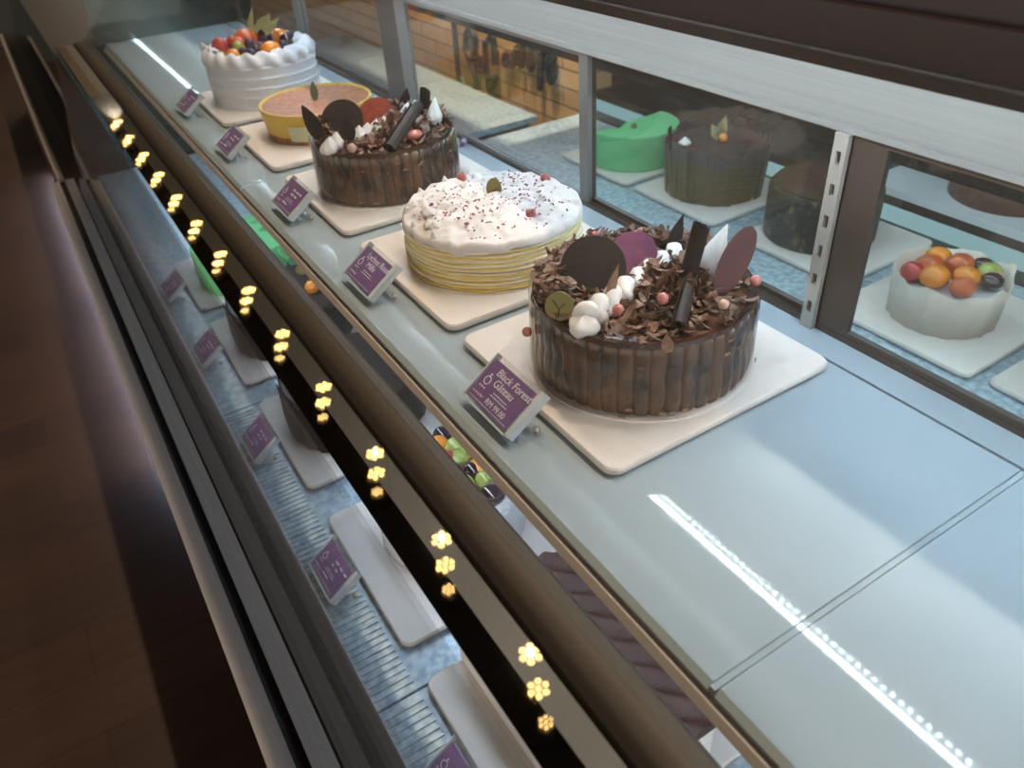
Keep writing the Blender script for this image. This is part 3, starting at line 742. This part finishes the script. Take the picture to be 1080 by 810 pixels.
# ------------------------------------------------------------------ white fruit cake
def leafy(q,base,tip,w,face): leaf_shard(q,base,tip,w,face,th=.001,blunt=.2)
def fruit_white():
    cx,cy=.225,1.850; O=Vector((cx,cy,TOP)); R,H=.127,.088; r=empty('fruit_cake',O)
    tag(r,'tall white cream cake topped with mixed fruit, farthest on the shelf','cake'); board(r,R+.006)
    prof=[]; K=40
    for k in range(K+1):
        z=k/K; prof.append((R+.002*(1-z)*0, .0015+H*z))
    def fr(a,k):
        z=(k/K)*4.2+.12*a/(2*PI)*2+a/(2*PI)
        x=z-math.floor(z); return .0042*(x**2.2)-.0028+.0004*noise.noise(Vector((8*math.cos(a),8*math.sin(a),k*.2)))
    q=MB(); q.lathe(prof,128,fr=fr); q.build('cake_body','cream_cool',r,sharp=65)
    # swagged border
    q=MB(); seg=240; ns=12; Rr=R-.019; n=19
    for i in range(seg):
        a=2*PI*i/seg
        for j in range(ns):
            ph=2*PI*j/ns; wob=1+.22*math.sin(n*a+2.2*ph)
            rr=.0195*wob; q.v.append(Vector(((Rr+rr*math.cos(ph))*math.cos(a),(Rr+rr*math.cos(ph))*math.sin(a),H+.010+rr*.95*math.sin(ph))))
    for i in range(seg):
        for j in range(ns):
            i2=(i+1)%seg; j2=(j+1)%ns; q.face((i*ns+j,i2*ns+j,i2*ns+j2,i*ns+j2))
    q.build('cream_border','cream_cool',r,sharp=180)
    q=MB(); q.lathe([(R-.018,H-.004),(R-.018,H+.004),(.002,H+.005)],64); q.build('cream_top','cream_cool',r)
    zf=TOP+H+.020
    def fruit(name,mt,px,py,rad,dz=0,sc3=(1,1,1),label=None,fn=None):
        p=at(px,py,zf+dz)-O; q=MB(); q.ball(p,rad,16,10,sc3,fn=fn); o=q.build(name,mt,r)
        if label: o['label']=label
    fruit('strawberry','straw',232,49,.0185,.006,(1,1,1.1)); fruit('strawberry','straw',245,45,.015,.006)
    fruit('peach_piece','peach',259,41,.026,.010,(1.15,.95,.85)); fruit('peach_piece','peach',252,47,.018,.003)
    fruit('orange_piece','orange',285,51,.019,.002,(1.3,.8,.8)); fruit('orange_piece','orange',246,59,.0155,0); fruit('golden_berry','orange',295,38,.0175,.010)
    fruit('dark_grape','grape',279,39,.019,.008,(1,1,1.15)); fruit('dark_grape','grape',302,44,.0165,.004,(1,1,1.2))
    for px,py in ((226,59),(257,55),(270,53),(275,50),(299,48),(265,57)): fruit('blueberry','blueb',px,py,.0115,0)
    fruit('green_grape','kiwi',233,60,.0125,0); fruit('green_grape','kiwi',251,49,.013,.004); fruit('strawberry','straw',286,31,.012,.012)
    fruit('blueberry','blueb',290,50,.011,.002); fruit('blueberry','blueb',263,46,.012,.004); fruit('blueberry','blueb',305,38,.012,.006)
    for bx,by,tip,w in ((272,37,(.262-cx,1.86-cy,.181-TOP),.034),(263,38,(.207-cx,1.86-cy,.181-TOP),.015),(266,38,(.226-cx,1.865-cy,.160-TOP),.016),(277,37,(.268-cx,1.84-cy,.170-TOP),.020)):
        ps=at(bx,by,zf+.015)-O; q=MB(); leafy(q,ps,tip,w,(-.6,-.75,.1)); q.build('husk_petal','husk',r)
    for i in range(3):
        p=at(216+i*4,53+i*3,zf-.004)-O; q=MB(); dollop(q,p,.008,.02,5,(-.005,.0)); q.build('cream_peak','cream_cool',r,sharp=180)
fruit_white()
# small purple scrap of wrapper at the back ledge
q=MB()
for i in range(3):
    flake(q,(.0+i*.006-.006,i*.004,.004+.002*i),.020,.013,rot_rand(.5),.8,i%2)
o=q.build('wrapper_scrap',['card','ink'],loc=at(491,155,0)); tag(o,'tiny crumpled purple and white wrapper scrap behind the crepe cake','scrap')

# ------------------------------------------------------------------ lower deck cakes
LZ=-.3993+.012
def sit(name,x,y,label,group=None):
    r=empty(name,(x,y,LZ)); tag(r,label,'cake',group); return r
# ruffle loaf
r=sit('ruffle_cake',.040,.345,'long chocolate cake with piped ruffled top on the lower deck, nearest the camera')
q=MB(); n=26
def wob(i): return .0035*math.sin(i*1.9)
prof=[(-.085,0),(.083,0),(.083,.094),(-.085,.094)]
q.prism(prof,-.145,.145)
for k in range(9): # combed sides
    z=.008+k*.0095
    q.tube([(.084,-.143,z),(.084,.143,z)],.0035,6); q.tube([(-.08,-.146,z),(.08,-.146,z)],.0035,6)
q.build('cake_body','cream',r)
q=MB(); nx=36; ny=150
for iy in range(ny+1):
    for ix in range(nx+1):
        x=-.088+.176*ix/nx; y=-.150+.30*iy/ny
        ph=(y*1+x*1.3+.008*math.sin(x*40))/.042; s=ph-math.floor(ph)
        zz=.101+.011*math.sin(PI*s**.7)+.004*noise.noise(Vector((x*30,y*30,1)))
        ex=1+.06*math.sin(2*PI*ph)+.05*math.sin(PI*s); ed=min(ix,nx-ix)/nx
        if ed<.06: zz-= .014*(1-ed/.06)**2
        q.v.append(Vector((x*ex,y,zz)))
w=nx+1
for iy in range(ny):
    for ix in range(nx): q.face((iy*w+ix,iy*w+ix+1,(iy+1)*w+ix+1,(iy+1)*w+ix))
b=len(q.v)
for iy in range(ny+1):
    for ix in range(nx+1):
        p=q.v[iy*w+ix]; q.v.append(Vector((p.x,p.y,.0945)))
for iy in range(ny):
    for ix in (0,nx):
        f=(iy*w+ix,(iy+1)*w+ix,b+(iy+1)*w+ix,b+iy*w+ix); q.face(f if ix==0 else tuple(reversed(f)))
for ix in range(nx):
    for iy in (0,ny):
        f=(iy*w+ix,b+iy*w+ix,b+iy*w+ix+1,iy*w+ix+1); q.face(f if iy==0 else tuple(reversed(f)))
q.build('chocolate_ruffles','ruffle',r,sharp=60)
# fruit cake lower
r=sit('fruit_cake',.066,.715,'white cream cake with grapes, kiwi and orange on the lower deck behind the rail')
q=MB(); q.lathe([(.112,0),(.115,.004),(.115,.082),(.112,.088),(.002,.089)],96,fr=lambda a,k:.0012*math.sin(30*a)); q.build('cake_body','cream_cool',r,sharp=180)
q=MB(); R0=.098
for i in range(22):
    a=2*PI*i/22; dollop(q,(R0*math.cos(a),R0*math.sin(a),.086),.0155,.022,6,(-.006*math.cos(a),-.006*math.sin(a)))
q.build('cream_border','cream_cool',r,sharp=180)
def lf(name,mt,px,py,rad,sc3=(1,1,1)):
    p=at(px,py,LZ+.106)-Vector((.066,.715,LZ)); q=MB(); q.ball(p,rad,16,10,sc3); q.build(name,mt,r)
lf('dark_grape','grape',467,460,.017); lf('green_grape','kiwi',483,470,.020,(1.2,.9,.8)); lf('kiwi_slice','kiwi',483,482,.019,(1.2,1,.6)); lf('orange_piece','orange',509,492,.024,(1.35,.8,.7))
lf('dark_grape','grape',499,497,.0155); lf('green_grape','kiwi',512,506,.016); lf('dark_grape','grape',519,522,.018,(1.2,1,1)); lf('strawberry','straw',500,476,.014); lf('orange_piece','orange',463,470,.017)
lf('green_grape','kiwi',490,512,.017); lf('dark_grape','grape',478,498,.016); lf('strawberry','straw',470,485,.017)
# dark chocolate cakes
def dark_cake(y,label,gold):
    r=sit('chocolate_cake',.056,y,label,'dark chocolate cakes on the lower deck')
    q=MB(); q.lathe([(.128,0),(.132,.003),(.132,.090),(.126,.097),(.06,.098),(.002,.0985)],96,fr=lambda a,k:.0010*noise.noise(Vector((7*math.cos(a),7*math.sin(a),k)))); q.build('cake_body','choc_dark',r)
    q=MB()
    for i in range(26):
        a=2*PI*i/26; leaf_shard(q,(.133*math.cos(a),.133*math.sin(a),.002),(.137*math.cos(a),.137*math.sin(a),.098+rnd.uniform(0,.012)),.042,(math.cos(a),math.sin(a),0),blunt=.2)
    q.build('chocolate_panels','choc_dark',r)
    if gold:
        for px,py in ((318,290),(330,304)):
            q=MB(); leaf_shard(q,at(px,py,LZ+.100)-Vector((.056,y,LZ)),at(px-3,py-9,LZ+.125)-Vector((.056,y,LZ)),.026,(-.5,-.8,.3),blunt=.8); q.build('gold_leaf','gold',r)
        q=MB(); q.ball(at(329,303,LZ+.105)-Vector((.056,y,LZ)),.016); q.build('golden_berry','orange',r)
dark_cake(1.082,'dark chocolate cake wrapped in chocolate panels on the lower deck, beyond the fruit cake',False)
dark_cake(1.445,'dark chocolate cake with gold leaf on top on the lower deck, beside the green cake',True)
r=sit('green_cake',.058,1.790,'pale green round cake with a leaf on the lower deck, seen past the rail')
q=MB(); q.lathe([(.126,0),(.129,.003),(.129,.094),(.125,.099),(.002,.100)],96); q.build('cake_body','green_cake',r)
for a,b2 in (((268,232),(262,246)),((275,240),(285,249)),((296,258),(300,266))):
    q=MB(); leaf_shard(q,at(a[0],a[1],LZ+.104)-Vector((.058,1.79,LZ)),at(b2[0],b2[1],LZ+.112)-Vector((.058,1.79,LZ)),.030,(-.2,-.3,.9),blunt=.2); q.build('green_leaf','leafgreen',r)

# ------------------------------------------------------------------ second case behind the doors
bc=empty('back_display_case',(1.05,.6,FZ)); tag(bc,'second refrigerated display case seen through the rear sliding doors','display case')
BO=Vector((-1.05,-.6,-FZ))
def bpart(q,name,mt,label=None):
    o=q.build(name,mt,bc,BO)
    if label: o['label']=label
q=MB(); q.tube([(.80,-.45,.16),(.80,2.0,.16)],.006,8); q.tube([(1.16,-.45,.16),(1.16,2.0,.16)],.006,8); bpart(q,'light_strip','led_back_fill')  # unseen tubes added to brighten the rear deck and its cakes
q=MB(); q.prism([(.55,.17),(1.65,.17),(1.65,.19),(.55,.19)],-.5,2.05); bpart(q,'case_top','dark_brown')
q=MB(); q.prism([(.60,FZ),(1.65,FZ),(1.65,-.33),(.60,-.33)],-.5,2.05); bpart(q,'case_body','dark_brown')
q=MB(); q.prism([(.60,-.3298),(1.295,-.3298),(1.295,-.312),(.60,-.312)],-.5,2.05); bpart(q,'case_deck','galv')
q=MB(); q.prism([(1.2955,-.3298),(1.35,-.3298),(1.35,-.310),(1.2955,-.310)],-.5,2.05); bpart(q,'vent_grille','dark_brown')
q=MB(); q.prism([(1.351,-.3298),(1.37,-.3298),(1.37,-.272),(1.351,-.272)],-.5,2.05); bpart(q,'light_bar','led_far',label='pale cyan light bar')
q=MB(); q.prism([(1.351,-.2718),(1.65,-.2718),(1.65,-.2505),(1.351,-.2505)],-.5,2.05); bpart(q,'step_front','dark_brown')
q=MB(); q.prism([(1.351,-.2503),(1.65,-.2503),(1.65,-.232),(1.351,-.232)],-.5,.98); bpart(q,'step_shelf','white_wall')
q=MB(); q.prism([(1.60,-.2315),(1.65,-.2315),(1.65,.05),(1.60,.05)],-.5,2.05); bpart(q,'case_back','dark_brown')
BP='square white plates in the case behind'
BZ=-.312
def bplate(x,y,nm): plate(x,y,BZ,'square white plate behind the doors under the '+nm,BP)
bplate(1.163,1.277,'chocolate bark cake'); bplate(1.160,1.625-.02,'green half cake'); bplate(1.165,.905,'speckled dark cake'); bplate(1.075,.570,'paper wrapped fruit cake'); bplate(1.09,.245,'brown sponge cake')
BT=BZ+.012
def bsit(name,x,y,label): r=empty(name,(x,y,BT)); tag(r,label,'cake'); return r
r=bsit('chocolate_cake',1.165,1.285,'chocolate bark covered cake with dry husk, behind the doors beside green half cake')
q=MB(); q.lathe([(.113,0),(.115,.003),(.115,.120),(.110,.126),(.002,.127)],72); q.build('cake_body','choc_black',r)
q=MB()
for i in range(46):
    a=2*PI*i/46+rnd.uniform(-.05,.05); w=rnd.uniform(.014,.030); rb=rnd.uniform(.1165,.1255); T=frame((rb*math.cos(a),rb*math.sin(a),.001),(math.cos(a),math.sin(a),rnd.uniform(-.10,.02)),x=(-math.sin(a),math.cos(a),0))
    h=.122+rnd.uniform(-.006,.026)
    q.outline([(-w/2,0),(w/2,0),(w/2,h-rnd.uniform(0,.008)),(w*.1,h),(-w/2,h-rnd.uniform(0,.01))],-.001,.001,T=T)
q.build('chocolate_bark','choc_black',r)
for tip,w in (((.02,.0,.185),.030),((.0,-.012,.172),.026),((-.016,.01,.168),.024)):
    q=MB(); leafy(q,(0.0,0,.128),tip,w,(-.5,-.8,.2)); q.build('husk_petal','husk',r)
q=MB(); q.ball((.004,-.012,.134),.012); q.build('golden_berry','orange',r)
q=MB(); dollop(q,(-.085,.03,.127),.014,.02); q.build('cream_rosette','cream',r,sharp=180)
# green half cake: a wide wedge
r=bsit('green_cake',1.150,1.60,'pale green half eaten cake with wavy cut, behind the doors')
q=MB(); n=40; H=.098; R0=.128; b=0
a0,a1=math.radians(172),math.radians(372)
prof=[]
for i in range(n+1):
    a=a0+(a1-a0)*i/n; prof.append((R0*math.cos(a),R0*math.sin(a)))
e0=Vector(prof[-1]+(0,)); e1=Vector(prof[0]+(0,))
for i in range(1,16):
    t=i/16; p=e0.lerp(e1,t); d=Vector((.17,-.98,0))
    bow=.006*math.sin(PI*t)+.024*max(0,math.sin(PI*(t*2.2-1.2)))**2*(1 if t>.54 else 0)
    prof.append((p.x+d.x*bow,p.y+d.y*bow))
q.outline(prof,0,H,bev=.003); q.build('cake_body','green_cake',r)
q=MB(); leaf_shard(q,(-.035,-.045,H+.001),(-.030,-.04,H+.018),.020,(-.4,-.7,.5)); q.build('green_leaf','greenleaf',r)
r=bsit('chocolate_cake',1.162,.945,'dark cake with green nut speckles, behind the doors near the slotted standard')
q=MB(); q.lathe([(.118,0),(.122,.003),(.122,.112),(.116,.12),(.002,.122)],72,fr=lambda a,k:.0015*noise.noise(Vector((9*math.cos(a),9*math.sin(a),k)))); q.build('cake_body','nutty',r)
q=MB(); q.lathe([(.112,.1205),(.110,.127),(.002,.128)],60); q.build('chocolate_top','choc_black',r)
r=bsit('fruit_cake',1.065,.570,'fruit cake in a pale paper collar, seen through the near rear door')
q=MB(); q.lathe([(.090,0),(.092,.003),(.092,.062),(.088,.068),(.002,.069)],72); q.build('cake_body','cream_cool',r)
q=MB()
q.lathe([(.094,.0005),(.0965,.045),(.100,.090)],120,cap=False,fr=lambda a,k:.002*math.sin(17*a+k)+(.004*noise.noise(Vector((5*math.cos(a),5*math.sin(a),k)))),fz=lambda a,k:(0 if k<2 else .012*noise.noise(Vector((3*math.cos(a),3*math.sin(a),4)))+ (.022*math.exp(-((a-5.6)**2)/.03))))
o=q.build('paper_collar','pale_wrap',r); sd=o.modifiers.new('thick','SOLIDIFY'); sd.thickness=.0008
for x,y,rad,mt,nm in ((-.05,.01,.026,'orange','orange_piece'),(-.02,.045,.026,'peach','peach_piece'),(.0,-.03,.024,'orange','orange_piece'),(.04,.01,.025,'peach','peach_piece'),(.06,-.045,.022,'kiwi','green_grape'),(.075,-.02,.02,'grape','dark_grape'),(.03,-.07,.020,'grape','dark_grape'),(-.04,-.05,.022,'peach','peach_piece'),(-.06,.055,.022,'straw','strawberry'),(.035,.06,.024,'orange','orange_piece')):
    q=MB(); q.ball((x*.85,y*.85,.072+rad*.7),rad,14,9,(1.1,1,.8)); q.build(nm,mt,r)
r=bsit('sponge_cake',1.085,.262,'brown sponge cake at the right edge, behind the near rear door')
q=MB(); q.lathe([(.105,0),(.108,.002),(.108,.03),(.104,.033),(.107,.036),(.107,.064),(.103,.067),(.106,.07),(.106,.094),(.1,.1),(.002,.101)],64); q.build('cake_body','sponge',r)
r=empty('cocoa_cake',(1.50,.725,-.232)); tag(r,'flat dark cocoa cake on the upper step of the case behind','cake')
q=MB(); q.lathe([(.118,0),(.12,.003),(.12,.046),(.115,.052),(.002,.053)],64); q.build('cake_body','wall_choc',r)
# far case part beyond the gap with its own deck
fc=empty('side_counter',(.85,2.9,FZ)); tag(fc,'pale topped counter in front of the brick wall, behind the doors','counter'); FO=Vector((-.85,-2.9,-FZ))
q=MB(); q.prism([(.55,FZ),(1.14,FZ),(1.14,-.32),(.55,-.32)],2.14,3.8); o=q.build('counter_body','black_matte',fc,FO)
q=MB(); q.prism([(.54,-.3198),(1.15,-.3198),(1.15,-.30),(.54,-.30)],2.10,3.8); o=q.build('counter_top','galv',fc,FO)
# lettering on the brick wall
ls=empty('wall_lettering',(1.288,2.55,-.26)); tag(ls,'black script lettering on the warm brick wall, seen through the rear door','sign')
ST=[[(2.901,-.13),(2.906,-.207),(2.906,-.291),(2.906,-.372)],[(2.89,-.353),(2.845,-.387),(2.795,-.393),(2.756,-.359),(2.773,-.299),(2.813,-.249),(2.819,-.194),(2.784,-.154),(2.744,-.168),(2.741,-.212),(2.777,-.263),(2.841,-.223)],[(2.766,-.261),(2.71,-.247),(2.734,-.292)],[(2.662,-.175),(2.668,-.244),(2.669,-.315)],[(2.675,-.322),(2.589,-.3),(2.654,-.359),(2.664,-.32)],[(2.642,-.176),(2.603,-.151),(2.594,-.193),(2.598,-.252)],[(2.58,-.195),(2.582,-.249)],[(2.47,-.196),(2.513,-.198),(2.526,-.229),(2.503,-.237),(2.476,-.211),(2.471,-.243)],[(2.446,-.229),(2.435,-.171),(2.402,-.161),(2.405,-.231),(2.394,-.164),(2.357,-.154),(2.354,-.222)],[(2.346,-.23),(2.315,-.169),(2.318,-.143),(2.299,-.18),(2.286,-.182),(2.25,-.141)],[(2.269,-.175),(2.281,-.231),(2.289,-.284)],[(2.246,-.14),(2.221,-.136),(2.219,-.166),(2.233,-.2),(2.215,-.241),(2.192,-.206),(2.203,-.181),(2.19,-.148)]]
def smooth(pts):
    out=[]
    P=[Vector((0,a-2.55,b+.26)) for a,b in pts]
    for i in range(len(P)-1):
        p0=P[max(i-1,0)];p1=P[i];p2=P[i+1];p3=P[min(i+2,len(P)-1)]
        for t in (0,.25,.5,.75): out.append(.5*((2*p1)+(p2-p0)*t+(2*p0-5*p1+4*p2-p3)*t*t+(3*p1-p0-3*p2+p3)*t**3))
    out.append(P[-1]); return out
for s in ST:
    q=MB(); p=smooth(s); q.tube(p,[.012 if 0<i<len(p)-1 else .008 for i in range(len(p))],8); q.build('letter','letter',ls)

# neighbouring case beyond
nc=empty('neighbour_counter',(.2,4.6,FZ)); tag(nc,'dark brown counter continuing beyond the far end of the cake case','counter'); NO=Vector((-.2,-4.6,-FZ))
q=MB(); q.prism([(-.300,FZ+.09),(.45,FZ+.09),(.45,-.46),(-.300,-.46)],3.10,6.4); q.build('counter_body','dark_brown',nc,NO)
q=MB(); q.prism([(-.24,FZ),(.45,FZ),(.45,FZ+.0899),(-.24,FZ+.0899)],3.10,6.4); q.build('plinth','black_matte',nc,NO)
q=MB(); q.prism([(-.290,-.4599),(-.268,-.4599),(-.268,-.452),(-.290,-.452)],3.10,6.4); q.build('steel_trim','steel',nc,NO)
q=MB(); q.prism([(-.20,-.4599),(.44,-.4599),(.44,-.06),(-.10,-.06)],3.10,6.4); q.build('dark_glass_case','black_gloss',nc,NO)
q=MB(); q.prism([(-.145,-.0598),(.44,-.0598),(.44,-.04),(-.145,-.04)],3.10,6.4); q.build('counter_top','black_matte',nc,NO)
q=MB(); q.tube([(-.285,3.12,FZ+.085),(-.285,4.9,FZ+.085)],.0045,8); q.build('plinth_light','led_floor',nc,NO)

# ------------------------------------------------------------------ ceiling lamps in a row
def make_lamp():
    r=empty('ceiling_downlight')
    q=MB(); T=Matrix.Rotation(math.atan2(-.125,-.05),4,'Z')
    q.outline([(T@Vector(p+(0,))).xy[:] for p in rrect(-.07,.32,-.065,.065,.06)],.0,.056); q.build('lamp_housing','lamp_body',r)
    for dx,dy,sc_,nm in ((0,0,1,'lamp_die'),(-.05,-.125,.9,'lamp_die'),(-.095,-.235,.6,'glint_die_dim')):  # first cluster is the lamp; the others are added for its doubled reflections
        q=MB()
        for i in range(7):
            x,y=(0,0) if i==6 else (.031*math.cos(i*PI/3),.031*math.sin(i*PI/3))
            q.lathe([(.0128*sc_,-.0015),(.0128*sc_,-.0005)],14,T=Matrix.Translation((dx+x*sc_,dy+y*sc_,0)))
        q.build('lens_and_glint_cluster',nm,r)
    l=bpy.data.lights.new('lamp_beam','SPOT'); l.energy=30; l.color=(1,.80,.60); l.spot_size=math.radians(110); l.spot_blend=.6; l.shadow_soft_size=.006
    lo=bpy.data.objects.new('lamp_beam',l); col.objects.link(lo); lo.parent=r; lo.location=(0,0,-.01)
    return r
lp=make_lamp()
for k in range(-2,15):
    y=1.283+.641*k; o=lp if k==-2 else copy_tree(lp)
    o.location=(.505-.0115*(y-1.28),y,1.8415); tag(o,'round warm downlight with clusters added for doubled glints in the ceiling row above the case','lamp','ceiling downlights in a row')
# warm spot without a fitting, added to brighten the brick wall
l=bpy.data.lights.new('wall_fill_spot','SPOT'); l.energy=210; l.color=(1,.82,.60); l.spot_size=math.radians(70); l.spot_blend=.7; l.shadow_soft_size=.04
lo=bpy.data.objects.new('wall_fill_spot',l); col.objects.link(lo); lo.location=(.95,2.3,1.4)
lo.rotation_euler=(Vector((1.3,2.5,-.3))-lo.location).to_track_quat('-Z','Y').to_euler()
# world: dim hall
w=bpy.data.worlds.new('hall'); sc.world=w; w.use_nodes=True
bg=w.node_tree.nodes['Background']; bg.inputs[0].default_value=lin((200,190,178))+(1,); bg.inputs[1].default_value=2.7
